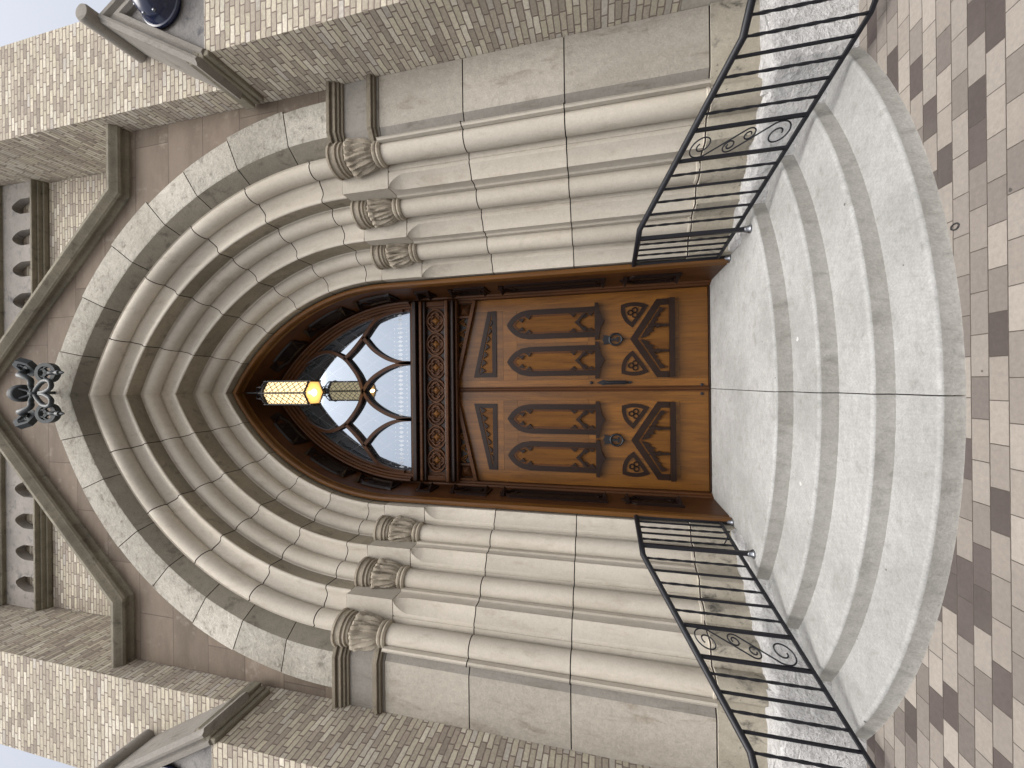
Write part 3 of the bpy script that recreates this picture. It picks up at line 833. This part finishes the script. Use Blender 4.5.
# ---- door leaves
def flatbar(mb, pts, w, h, y0, closed=True):
    """moulded bar lying on the door face; pts in X,Z; w wide, h proud, y0 the door face"""
    sec = [(-w/2, .01), (-w/2, -h*.62), (-w*.40, -h*.95), (-w*.26, -h), (-w*.14, -h*.85), (-w*.10, -h*.45), (w*.08, -h*.30), (w*.16, -h*.55), (w*.30, -h*.62), (w*.40, -h*.45), (w/2, -h*.15), (w/2, .01)]
    mb.tube([(x, y0, z) for x, z in pts], 0, sec=[(a, -b) for a, b in sec], upv=(0, 1, 0), closed=closed)
def area(p): return sum(a[0]*b[1] - b[0]*a[1] for a, b in zip(p, p[1:] + p[:1]))
def cusp(mb, tip, a, b, y0, h=.02):
    mb.prism([tip, a, b], y0 - h, y0 + .001)
YF = YD       # leaf face
for s in (-1, 1):
    g_ = .006
    lf = MB()
    # boards of the leaf, flush with hairline gaps: stiles, rails, panels
    def brd(x0, x1, z0, z1, z1b=None):
        lf.blk = random.random()
        a, b = (s*x0, s*x1)
        z1b = z1 if z1b is None else z1b
        lf.prism([(a, z0), (b, z0), (b, z1b), (a, z1)], YF + random.uniform(0, .0015), YF + .07)
    top = lambda x: 3.425 - .235*x
    e = .0012
    brd(g_, .125 - e, .432, top(0), top(.125))
    brd(1.0 + e, 1.147, .432, top(1.0), top(1.147))
    brd(.125, 1.0, .432, .735)
    brd(.125, .36 - e, .7365, 1.75); brd(.36, .60 - e, .7365, 1.75); brd(.60, .80 - e, .7365, 1.75); brd(.80, 1.0, .7365, 1.75)
    brd(.125, .58 - e, 1.752, 2.62); brd(.58, 1.0, 1.752, 2.62)
    brd(.125, 1.0, 2.622, 2.80)
    brd(.125, 1.0, 2.802, top(.125), top(1.0))
    leaf = lf.build('door_leaf', M['oak'], church, 0)
    leaf['label'] = 'oak leaf with ring knocker and long iron pull' if s > 0 else 'oak leaf with ring knocker and no pull'
    # paired lancets
    for xc in (.354, .812):
        lp = MB(); hw = .150; z0, zsp, zt = 1.635, 2.46, 2.715
        pts = [(-hw, z0)] + [(-hw, z0 + (zsp - z0)*k/4) for k in range(1, 4)]
        ac = []
        for k in range(11):
            t = k/10; x = -hw*(1 - t); q_ = ((zt - zsp)**2 - hw*hw)/(2*hw); ac.append((x, zsp + math.sqrt(max(0, (hw + q_)**2 - (q_ - x)**2))))
        left = pts + ac
        path = left + [(-x, z) for x, z in left[::-1][1:]]
        P = [(s*(xc + x), z) for x, z in path]
        if area(P) > 0: P = P[::-1]
        flatbar(lp, P, .062, .056, YF, False)
        P2 = [(s*(xc + x*.70), zsp + (z - zsp)*.78 if z > zsp else z) for x, z in path]
        if area(P2) > 0: P2 = P2[::-1]
        lp.cur = 1; flatbar(lp, P2, .022, .03, YF, False); lp.cur = 0  # lighter inner bar: edge highlights of the carving put into its colour
        # sill bar with its peaked lower edge
        lp.prism([(s*(xc + a), z) for a, z in ((-.218, 1.668), (-.218, 1.628), (-.13, 1.612), (-.07, 1.598), (0, 1.556), (.07, 1.598), (.13, 1.612), (.218, 1.628), (.218, 1.668))], YF - .058, YF + .001)
        # cusps in the head and at the foot, little gable across the foot
        for sx in (-1, 1):
            for z, l in ((zsp + .01, .05), (zsp + .10, .045), (1.925, .045), (1.72, .042)):
                w0 = hw*.74*(1 if z < zsp + .05 else .66)
                cusp(lp, (s*(xc + sx*(w0 - l)), z - .005), (s*(xc + sx*w0), z + .045), (s*(xc + sx*w0), z - .04), YF, .024)
            lp.prism([(s*(xc + sx*a), z) for a, z in ((0, 1.905), (.0, 1.855), (.11, 1.765), (.11, 1.805), (.05, 1.85))], YF - .03, YF + .001)
            cusp(lp, (s*(xc + sx*.04), 1.80), (s*(xc + sx*.105), 1.80), (s*(xc + sx*.08), 1.745), YF, .018)
        lp.build('lancet_panel', [M['oakdark'], M['oakred']], leaf, 50)
        bp = MB(); bp.prism([(s*(xc + x*.85), zsp + (z - zsp)*.85 if z > zsp else z) for x, z in path], YF - .004, YF + .004)
        bp.build('panel_field', M['oakpanel'], leaf, 0)
    # gable panel
    gp = MB(); gc = .59
    P = [(s*(gc + x), z) for x, z in ((-.415, .845), (-.415, .955), (0, 1.225), (.415, .955), (.415, .845))]
    if area(P) > 0: P = P[::-1]
    flatbar(gp, P, .07, .05, YF, False)
    P = [(s*(gc + x*.80), z) for x, z in ((-.415, .86), (-.415, .93), (0, 1.155), (.415, .93), (.415, .86))]
    if area(P) > 0: P = P[::-1]
    gp.cur = 1; flatbar(gp, P, .022, .03, YF, False); gp.cur = 0  # lit edge of the gable moulding painted as a lighter bar
    gp.box(min(s*(gc - .45), s*(gc + .45)), max(s*(gc - .45), s*(gc + .45)), YF - .062, YF, .785, .842)
    for sx in (-1, 1):
        gp.box(s*(gc + sx*.145) - .014, s*(gc + sx*.145) + .014, YF - .036, YF, .84, 1.07)
        gp.prism([(s*(gc + sx*.145 + a), z) for a, z in ((0, 1.0), (-.03, .965), (0, .93), (.03, .965))], YF - .044, YF)
        # arched heads of the three lights, cusped
        gp.prism([(s*(gc + sx*a), z) for a, z in ((.16, 1.06), (.16, .99), (.19, 1.0), (.205, .965), (.235, .985), (.25, .94), (.285, .945), (.31, .90), (.345, .90), (.35, .94))], YF - .024, YF + .001)
        gp.prism([(s*(gc + sx*a), z) for a, z in ((.13, 1.08), (.13, 1.0), (.10, 1.03), (.085, 1.0), (.062, 1.065), (.04, 1.05), (.012, 1.12), (.012, 1.15))], YF - .024, YF + .001)
    gp.build('gable_panel', [M['oakdark'], M['oakred']], leaf, 50)
    bp = MB(); bp.prism([(s*(gc + x), z) for x, z in ((-.40, .84), (-.40, .95), (0, 1.21), (.40, .95), (.40, .84))], YF - .004, YF + .004)
    bp.build('panel_field', M['oakpanel'], leaf, 0)
    # curved trefoil triangles beside the knocker
    for sx in (-1, 1):
        tp = MB()
        A, B, D = Vector((.385, 1.345)), Vector((.375, 1.095)), Vector((.165, 1.245))
        def bow(a, b, k):
            mid = (a + b)/2; d = (b - a); nrm = Vector((d.y, -d.x)).normalized()
            cen = (A + B + D)/3
            if nrm.dot(mid - cen) < 0: nrm = -nrm
            return [a.lerp(b, t/8) + nrm*k*4*(t/8)*(1 - t/8) for t in range(8)]
        ring = bow(A, B, .025) + bow(B, D, .004) + bow(D, A, .035)
        P = [(s*(gc + sx*p.x), p.y) for p in ring]
        if area(P) > 0: P = P[::-1]
        flatbar(tp, P, .045, .042, YF)
        cen = (A + B + D)/3
        for a in (90, 210, 330):
            tp.tube([(s*(gc + sx*(cen.x + .032*math.cos(R(a)) + .028*math.cos(R(b)))), YF - .008, cen.y + .032*math.sin(R(a)) + .028*math.sin(R(b))) for b in range(0, 360, 30)], .008, 6, True)
        tp.build('trefoil_panel', M['oakdark'], leaf, 50)
    # slanted panel under the raked head
    sp = MB()
    P = [(s*x, z) for x, z in ((.195, 2.915), (.975, 2.915), (.975, 2.975), (.195, 3.155))]
    if area(P) > 0: P = P[::-1]
    flatbar(sp, P, .055, .045, YF)
    for k in range(7):
        x = .25 + k*.10; z = 3.12 - (x - .195)*.231
        cusp(sp, (s*x, z - .075 + .006*k), (s*(x - .045), z), (s*(x + .045), z - .02), YF, .02)
    sp.build('slanted_panel', M['oakdark'], leaf, 50)
    bp = MB(); bp.prism([(s*x, z) for x, z in ((.2, 2.92), (.97, 2.92), (.97, 2.97), (.2, 3.15))], YF - .004, YF + .004)
    bp.build('panel_field', M['oakpanel'], leaf, 0)
    # ring knocker
    kn = MB(); kx = s*.59
    kn.prism([(kx - .05, 1.525), (kx - .058, 1.575), (kx - .03, 1.565), (kx, 1.585), (kx + .03, 1.565), (kx + .058, 1.575), (kx + .05, 1.525), (kx + .03, 1.48), (kx - .03, 1.48)], YF - .018, YF)
    kn.tube([(kx + .066*math.cos(R(a)), YF - .028, 1.432 + .07*math.sin(R(a))) for a in range(0, 360, 15)], .0125, 8, True)
    kn.box(kx - .012, kx + .012, YF - .03, YF, 1.40, 1.50); kn.box(kx - .03, kx + .03, YF - .026, YF, 1.40, 1.42)
    kn.lathe([(.02, 0), (.017, .02), (.006, .03)], (kx, YF - .02, 1.352), 10, axis=Matrix.Rotation(R(90), 3, 'X'))
    kn.build('ring_knocker', M['iron'], leaf, 35)
    # small bolts at the foot of the leaf
    bl = MB(); bl.lathe([(.018, 0), (.016, .012), (.008, .016)], (s*.05, YF, .50), 12, axis=Matrix.Rotation(R(90), 3, 'X'))
    bl.build('bolt', M['iron'], leaf, 35)
    if s > 0:
        ph = MB(); hx = .085
        ph.prism([(hx + a, z) for a, z in ((-.0, 1.245), (-.02, 1.275), (-.012, 1.30), (-.024, 1.33), (-.024, 1.55), (-.032, 1.575), (-.024, 1.60), (-.012, 1.625), (0, 1.655), (.012, 1.625), (.024, 1.60), (.032, 1.575), (.024, 1.55), (.024, 1.33), (.012, 1.30), (.02, 1.275))], YF - .012, YF)
        ph.tube(catmull([(hx, YF - .01, 1.30), (hx, YF - .05, 1.33), (hx, YF - .055, 1.43), (hx, YF - .05, 1.53), (hx, YF - .012, 1.555)], 6), .013, 8)
        ph.lathe([(.02, 0), (.018, .02), (.01, .026)], (hx, YF, 1.715), 14, axis=Matrix.Rotation(R(90), 3, 'X'))
        ph.build('pull_handle', M['iron'], leaf, 35)
        ast = MB(); ast.tube([(.012, YF - .012, .432), (.012, YF - .012, 3.42)], .02, 10); ast.box(-.02, .044, YF - .01, YF - .001, .432, 3.42)
        ast.build('meeting_strip', M['oakred'], leaf, 40)

# carved spandrels above the raked leaf heads
for s in (-1, 1):
    cm = MB(); top = lambda x: 3.425 - .235*x
    cm.prism([(s*.0, 3.44), (s*1.15, 3.44), (s*1.15, 3.168), (s*.02, 3.432)], 4.70, 4.80)
    sp_o = cm.build('carved_spandrel', M['oakdark'], church, 0)
    bar_ = MB()
    bar_.tube([(s*x, 4.675, top(x) + .008) for x in (.0, .3, .6, .9, 1.148)], 0, sec=[(-.022, -.03), (-.022, .02), (-.006, .036), (.008, .02), (.022, .014), (.022, -.03)], upv=(0, 1, 0))
    bar_.box(min(s*1.118, s*1.15), max(s*1.118, s*1.15), 4.655, 4.71, 3.18, 3.378)
    bar_.box(min(s*.93, s*.958), max(s*.93, s*.958), 4.665, 4.71, 3.225, 3.378)
    bar_.build('raking_bar', M['oakred'], sp_o, 30)
    py = MB(); a = [(.965, 3.25), (1.11, 3.215), (1.11, 3.372), (.965, 3.372)]
    ids = [py.vert((s*x, 4.697, z)) for x, z in a] + [py.vert((s*1.04, 4.635, 3.30))]
    for k in range(4): py.face([ids[k], ids[(k + 1) % 4], ids[4]])
    py.build('pyramid_boss', M['oakred'], sp_o, 0)
    sv = MB()
    x = .90; sign = 1
    path = []
    for k in range(60):
        x = .92 - .72*k/59; h = (3.375 - top(x))
        zc = (3.375 + top(x) + .03)/2
        path.append((s*x, 4.69, zc + .36*h*math.sin(k*.52)))
    sv.tube(path, .011, 6)
    for k in range(5):
        x = .86 - .13*k; h = 3.375 - top(x); zc = (3.375 + top(x) + .03)/2
        rr_ = max(.014, h*.2)
        sv.tube([(s*(x + rr_*(1 - t/18)*math.cos(t*.55)), 4.69, zc + rr_*(1 - t/18)*math.sin(t*.55)) for t in range(15)], .008, 6)
    sv.build('scroll_carving', M['oakpanel'], sp_o, 40)
# threshold under the leaves
th = MB(); th.box(-1.148, 1.148, 4.66, 4.83, .412, .428); th.build('threshold', M['oakdark'], church, 0, .003)

# ================================================================== entrance steps
steps = thing('entrance_steps', 'half round grey concrete steps rising from the pavers to the oak door', 'steps', (0, 3.4, 0))
CY = 5.84
def step(name, rad, z0, z1, xmax, back, blkv):
    mb = MB(); mb.blk = blkv
    prof = [(rad + .008, z0), (rad + .004, z0 + .01), (rad, z1 - .022)] + [(rad - .018 + .018*math.cos(R(a)), z1 - .018 + .018*math.sin(R(a))) for a in (0, 22, 45, 68, 90)]
    a1 = math.asin(min(.999, xmax/rad)); gap = .003/rad; off = .006/rad
    for lo, hi in ((-a1, off - gap), (off + gap, a1)):
        n = 26; rings = []
        for k in range(n + 1):
            a = lo + (hi - lo)*k/n; ring = []
            for r, z in prof: ring.append(mb.vert((r*math.sin(a), CY - r*math.cos(a), z)))
            xx = (rad - .018)*math.sin(a)
            ring.append(mb.vert((xx, back, z1))); ring.append(mb.vert((xx, back, z0)))
            rings.append(ring)
        q = len(rings[0])
        for k in range(n):
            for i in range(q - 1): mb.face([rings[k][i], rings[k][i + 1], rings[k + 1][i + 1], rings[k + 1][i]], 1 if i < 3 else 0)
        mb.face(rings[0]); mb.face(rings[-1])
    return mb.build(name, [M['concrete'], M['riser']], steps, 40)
step('step', 3.69, 0, .092, 2.32, 4.0, .3)
step('step', 3.42, .02, .195, 2.18, 4.2, .6)
step('step', 3.126, .10, .303, 1.95, 4.5, .45)
step('landing', 2.81, .20, .414, 1.75, 4.76, .7)

# ================================================================== railings
def railing(s, label):
    t = thing('handrail', label, 'railing', (s*1.7, 3.0, 0))
    A, B, K, E = (1.235, 3.97), (1.305, 3.45), (1.36, 3.385), (2.16, 2.59)
    Cc = (2.29, 2.45)
    ztA, ztE, zbA, zbE = 1.275, .735, .525, .085
    P = lambda p, z: Vector((s*p[0], p[1], z))
    top_ = MB()
    pts = [P(A, ztA - .0), P(B, ztA), P(K, ztA - .006), P(E, ztE), P(Cc, ztE - .01)]
    top_.tube(pts, .0235, 12); top_.build('top_rail', M['iron'], t, 50)
    bt = MB(); sq = .011
    bt.tube([P(A, zbA), P(B, zbA), P(E, zbE), P(Cc, zbE - .005)], 0, sec=[(-sq, -sq), (sq, -sq), (sq, sq), (-sq, sq)], upv=(0, 0, 1))
    bt.build('bottom_rail', M['iron'], t, 30)
    def post(p, z0, z1, w, name='post', foot=True):
        m_ = MB(); x, y = s*p[0], p[1]
        m_.box(x - w, x + w, y - w, y + w, z0, z1)
        o = m_.build(name, M['iron'], t, 0, .002)
        if foot:
            f = MB(); f.lathe([(.034, 0), (.034, .012), (.026, .02), (.024, .045), (.018, .05)], (x, y, z0), 16)
            f.build('foot_collar', M['chrome'], o, 40)
        return o
    post(A, .414, ztA, .016); post(B, .414, ztA, .016); post(Cc, 0, ztE - .01, .016)
    def lerp(a, b, q): return (a[0] + (b[0] - a[0])*q, a[1] + (b[1] - a[1])*q)
    tw = 0
    def bal(p, z0, z1, w=.0072, name='baluster', twist=True):
        m_ = MB(); x, y = s*p[0], p[1]; n = 26
        m_.tube([(x, y, z0 + (z1 - z0)*k/n) for k in range(n + 1)], 0, sec=[(-w, -w), (w, -w), (w, w), (-w, w)], upv=(0, 1, 0), twist=.42 if twist else 0)
        m_.build(name, M['iron'], t, 25)
    for k in range(4): bal(lerp(A, B, (k + 1)/5), zbA, ztA, twist=k % 2 == 1)
    N_ = 12.25
    for i in range(13):
        q = (.25 + i)/N_
        if i == 6: continue
        p = lerp(K, E, q); zt = ztA + (ztE - ztA)*q; qb = (Vector(p) - Vector(B)).length/(Vector(E) - Vector(B)).length
        zb = zbA + (zbE - zbA)*qb
        bal(p, zb, zt, .0105 if i in (5, 7) else .0072, twist=(i % 2 == 0 and i not in (5, 7)))
    # beyond the bend
    bal(lerp(E, Cc, .5), zbE, ztE - .005)
    # scroll panel between the two stout bars: two interlocked S scrolls
    q0, q1 = (5.25)/N_, (7.25)/N_
    def pan(a, b):
        q = q0 + (q1 - q0)*a; p = lerp(K, E, q)
        zt = ztA + (ztE - ztA)*q; qb = (Vector(p) - Vector(B)).length/(Vector(E) - Vector(B)).length; zb = zbA + (zbE - zbA)*qb
        return P(p, zb + (zt - zb)*b)
    PWD = (Vector(lerp(K, E, q1)) - Vector(lerp(K, E, q0))).length; PHT = .64      # panel size in metres
    def spiral(c, r, th, d, turns):
        out = []
        for k in range(41):
            u = k/40; rr = r*(1 - .72*u**.8); an = th + d*turns*2*PI*u
            out.append((c.x + rr*math.cos(an), c.y + rr*math.sin(an)))
        return out
    for ca, ra, cb, rb in (((.46, .825), .078, (.62, .43), .042), ((.34, .56), .042, (.52, .17), .078)):
        A_, B_ = Vector((ca[0]*PWD, ca[1]*PHT)), Vector((cb[0]*PWD, cb[1]*PHT))
        d = B_ - A_; fi = math.acos((ra + rb)/d.length)*1; th0 = math.atan2(d.y, d.x) - fi
        pa = A_ + Vector((math.cos(th0), math.sin(th0)))*ra; pb = B_ - Vector((math.cos(th0), math.sin(th0)))*rb
        bk = (pa - pb).normalized()
        da = 1 if Vector((-math.sin(th0), math.cos(th0))).dot(bk) > 0 else -1
        th1 = th0 + PI
        db = 1 if Vector((-math.sin(th1), math.cos(th1))).dot(-bk) > 0 else -1
        pts = spiral(A_, ra, th0, da, 1.45)[::-1] + [tuple(pa.lerp(pb, k/8)) for k in range(1, 8)] + spiral(B_, rb, th1, db, 1.35)
        sc_ = MB(); sc_.tube([pan(x/PWD, y/PHT) for x, y in pts], .0052, 6); sc_.build('scroll', M['iron'], t, 50)
    if s < 0:
        hk = MB(); p = lerp(A, B, .78)
        hk.tube([P(p, .60), P((p[0] - .05, p[1] - .05), .60), P((p[0] - .16, p[1] - .14), .60), P((p[0] - .165, p[1] - .145), .625)], .005, 6)
        hk.build('hook', M['iron'], t, 40)
    return t
railing(-1, 'black iron stair railing with scrolls and a small hook, at the bottom edge of picture')
railing(1, 'black wrought iron stair railing with scrolls, at the top edge of the photo')

# ================================================================== hanging lantern
LX, LY, LZ0, LZ1 = .0, 4.06, 5.05, 5.66
lan = thing('lantern', 'lit hexagonal iron lantern with amber glass hanging in the point of the doorway arch', 'lantern', (LX, LY, LZ0))
RH = .165
hexp = [(LX + RH*math.cos(R(60*k + 30)), LY + RH*math.sin(R(60*k + 30))) for k in range(6)]
lg = MB(); lg.plan([(LX + (x - LX)*.95, LY + (y - LY)*.95) for x, y in hexp], LZ0 + .012, LZ1 - .01)
lg.build('amber_glass', M['amber'], lan, 0)
lg = MB(); lg.plan([(LX + (x - LX)*.94, LY + (y - LY)*.94) for x, y in hexp], LZ0 + .004, LZ0 + .010); lg.build('foot_glass', M['amberfoot'], lan, 0)
lf = MB()
for k in range(6):
    a, b = hexp[k], hexp[(k + 1) % 6]
    lf.tube([(a[0], a[1], LZ0 - .03), (a[0], a[1], LZ1 + .05)], .011, 6)
    for z in (LZ0, LZ1): lf.tube([(a[0], a[1], z), (b[0], b[1], z)], .012, 6)
    # diamond lattice
    nx, nz = 2, 7
    for i in range(nx):
        for j in range(nz):
            def q(u, v): return (a[0] + (b[0] - a[0])*u, a[1] + (b[1] - a[1])*u, LZ0 + (LZ1 - LZ0)*v)
            u0, u1, v0, v1 = i/nx, (i + 1)/nx, j/nz, (j + 1)/nz
            lf.tube([q(u0, v0), q(u1, v1)], .0038, 5); lf.tube([q(u1, v0), q(u0, v1)], .0038, 5)
    for j in range(3):      # crown points round the foot and head
        u = (j + .5)/3; x, y = a[0] + (b[0] - a[0])*u, a[1] + (b[1] - a[1])*u
        lf.tube([(x, y, LZ1), (x, y, LZ1 + .05)], .008, 5, taper=lambda t: 1 - .8*t)
        lf.tube([(x, y, LZ0), (x, y, LZ0 - .03)], .008, 5, taper=lambda t: 1 - .8*t)
lf.build('iron_cage', M['lampframe'], lan, 30)
lr = MB()
lr.lathe([(.17, LZ1 - .005), (.165, LZ1 + .02), (.10, LZ1 + .07), (.05, LZ1 + .13), (.045, LZ1 + .17), (.06, LZ1 + .185), (.02, LZ1 + .21), (.012, LZ1 + .40)], (LX, LY, 0), 12)
for k in range(6):
    a = R(60*k); lr.tube(catmull([(LX + .15*math.cos(a), LY + .15*math.sin(a), LZ1 + .04), (LX + .13*math.cos(a), LY + .13*math.sin(a), LZ1 + .13), (LX + .05*math.cos(a), LY + .05*math.sin(a), LZ1 + .2)], 5), .008, 6)
lr.build('roof', M['lampframe'], lan, 35)
bu = MB(); bu.lathe([(.01, -.02), (.035, -.012), (.045, .0), (.04, .006)], (LX, LY, LZ0 + .0), 16); bu.build('bulb', M['bulb'], lan, 40)
pl_ = bpy.data.lights.new('lantern_light', 'POINT'); pl_.energy = 1.2; pl_.color = (1, .66, .3); pl_.shadow_soft_size = .02
po = bpy.data.objects.new('lantern_light', pl_); C.objects.link(po); po.parent = lan; po.location = (0, 0, -.05)

# ================================================================== bronze ornament at the crown of the arch
OX, OY, OZ = .035, 2.86, 7.53
orn = thing('bronze_bracket', 'dark patinated metal cross ornament with four pierced trefoil roundels above the arch point', 'ornament', (OX, 3.0, OZ))
def oq(x, y, z): return Vector((OX + x, OY + y, OZ + z))
cb = MB()
cprof = [(.078, -.085), (.088, -.075), (.094, -.055), (.088, -.042), (.078, -.036), (.088, -.02), (.094, 0), (.086, .015), (.074, .02), (.083, .035), (.086, .05), (.075, .066), (.05, .082), (.022, .09), (.016, .11), (.028, .12), (.016, .135), (.006, .15)]
cax = Matrix.Rotation(R(-12), 3, 'X')
cb.lathe(cprof, oq(0, -.02, .20), 32, axis=cax)
cb.lathe([(.070, -.086), (.062, -.03), (.006, -.025)], oq(0, -.02, .20), 32, axis=cax)
for k in range(4):
    a = R(45 + 90*k); cb.tube([oq(.07*math.cos(a), -.02 + .07*math.sin(a), .12), oq(.02*math.cos(a), -.03, .01)], .011, 6)
cb.build('cup', M['bronze'], orn, 40)
bs = MB()
bs.lathe([(.05, 0), (.045, .02), (.02, .035)], oq(0, -.02, 0), 18, lambda th, i: 1 + .3*math.cos(6*th), Matrix.Rotation(R(115), 3, 'X'))
bs.tube([oq(0, 0, 0), oq(0, .10, .10), oq(0, .235, .16)], .018, 8)
bs.build('boss', M['bronze'], orn, 40)
rax = Matrix.Rotation(R(106), 3, 'X')
for sx in (-1, 1):
    for low, (dx, dz) in ((True, (.215, -.185)), (False, (.285, .145))):
        ar = MB()
        if low:
            # heart-shaped loop: out from the boss, down and round, back to the axis, then across to the roundel
            ar.tube(catmull([oq(0, -.02, -.01), oq(sx*.07, -.03, -.09), oq(sx*.13, -.04, -.20), oq(sx*.125, -.05, -.31), oq(sx*.065, -.05, -.33), oq(sx*.02, -.045, -.24), oq(sx*.006, -.04, -.14)], 6), .021, 8)
            ar.tube(catmull([oq(sx*.10, -.035, -.15), oq(sx*.13, -.02, -.16), oq(sx*.15, 0, -.18)], 4), .02, 8)
        else:
            ar.tube(catmull([oq(0, -.02, 0), oq(sx*.08, -.03, .02), oq(sx*.145, -.05, -.015), oq(sx*.185, -.07, .06), oq(sx*.20, -.05, .15), oq(sx*.23, -.01, .16)], 6), .026, 8, taper=lambda t: .85 + .4*t)
        arm = ar.build('arm', M['bronze'], orn, 50)
        rd = MB(); c0 = oq(sx*dx, -.0, dz)
        tm_ = rax if low else Matrix.Rotation(R(-sx*38), 3, 'Z') @ Matrix.Rotation(R(98), 3, 'X')
        rr = .088; ns = 30 if low else 6
        rd.tube([c0 + tm_ @ Vector((rr*math.cos(2*PI*k/ns), rr*math.sin(2*PI*k/ns), 0)) for k in range(ns)], 0, closed=True, sec=[(-.017, -.03), (.017, -.03), (.017, .03), (-.017, .03)], upv=tm_ @ Vector((0, 0, 1)))
        plate = []
        for a in (90, 210, 330):
            c2 = Vector((.036*math.cos(R(a)), .036*math.sin(R(a)), .012))
            rd.tube([c0 + tm_ @ (c2 + Vector((.040*math.cos(R(b)), .040*math.sin(R(b)), 0))) for b in range(0, 360, 24)], .015, 6, True)
        rd.build('pierced_roundel', M['bronze'], arm, 40)
        if low:
            pd = MB()
            pd.lathe([(.02, .02), (.02, -.02), (.013, -.03), (.013, -.07), (.023, -.078), (.026, -.10), (.026, -.125), (.014, -.135), (.016, -.16), (.004, -.19)], oq(sx*dx, -.02, dz - .09), 14)
            pd.build('pendant', M['bronze'], arm, 40)
        else:
            tp = MB()
            for b in (60, 120): 
                p_ = c0 + tm_ @ Vector((rr*1.05*math.cos(R(b)), rr*1.05*math.sin(R(b)), 0))
                tp.tube([p_, p_ + Vector((0, 0, .05))], .018, 6, taper=lambda t: 1 - .5*t)
                tp.build('spike', M['bronze'], arm, 40); tp = MB()

# ================================================================== navy dome lamps on the pier gablets
for s, lab in ((-1, 'glossy navy dome lamp on the pier gablet, cut off by the picture bottom'), (1, 'glossy navy dome lamp on the pier gablet, cut off by the picture top')):
    XC = 3.36
    t = thing('dome_lamp', lab, 'lamp', (s*XC, 2.5, 5.22))
    t['group'] = 'dome lamps on the pier gablets'
    ax = Matrix.Rotation(R(90), 3, 'X')
    d = MB(); d.lathe([(.185, 0), (.195, .02), (.19, .045), (.175, .06), (.172, .09), (.155, .14), (.12, .185), (.07, .215), (.02, .225)], (s*XC, 2.545, 5.22), 36, axis=ax)
    d.build('dome', M['navy'], t, 40)
    rg = MB(); rg.tube([(s*XC + .195*math.cos(R(a)), 2.515, 5.22 + .195*math.sin(R(a))) for a in range(0, 360, 10)], .016, 8, True)
    rg.build('rim', M['navy'], t, 40)
    for a in (200, 250, 300, 340, 20, 70, 110, 160):
        sc = MB(); sc.lathe([(.014, 0), (.012, .012), (.004, .016)], (s*XC + .16*math.cos(R(a)), 2.43, 5.22 + .16*math.sin(R(a))), 10, axis=ax)
        sc.build('screw', M['chrome'], t, 40)

# ================================================================== a small loop lying at the foot of the steps
lo = MB(); lo.tube([(0.780 + .014*math.cos(R(a)), 2.186 + .020*math.sin(R(a)), .0036) for a in range(0, 360, 20)], .0032, 6, True)
lo_o = lo.build('hair_tie', M['rubber'], None, 50)
lo_o['label'] = 'small thin black loop lying on the pavers against the lowest step'; lo_o['category'] = 'hair tie'
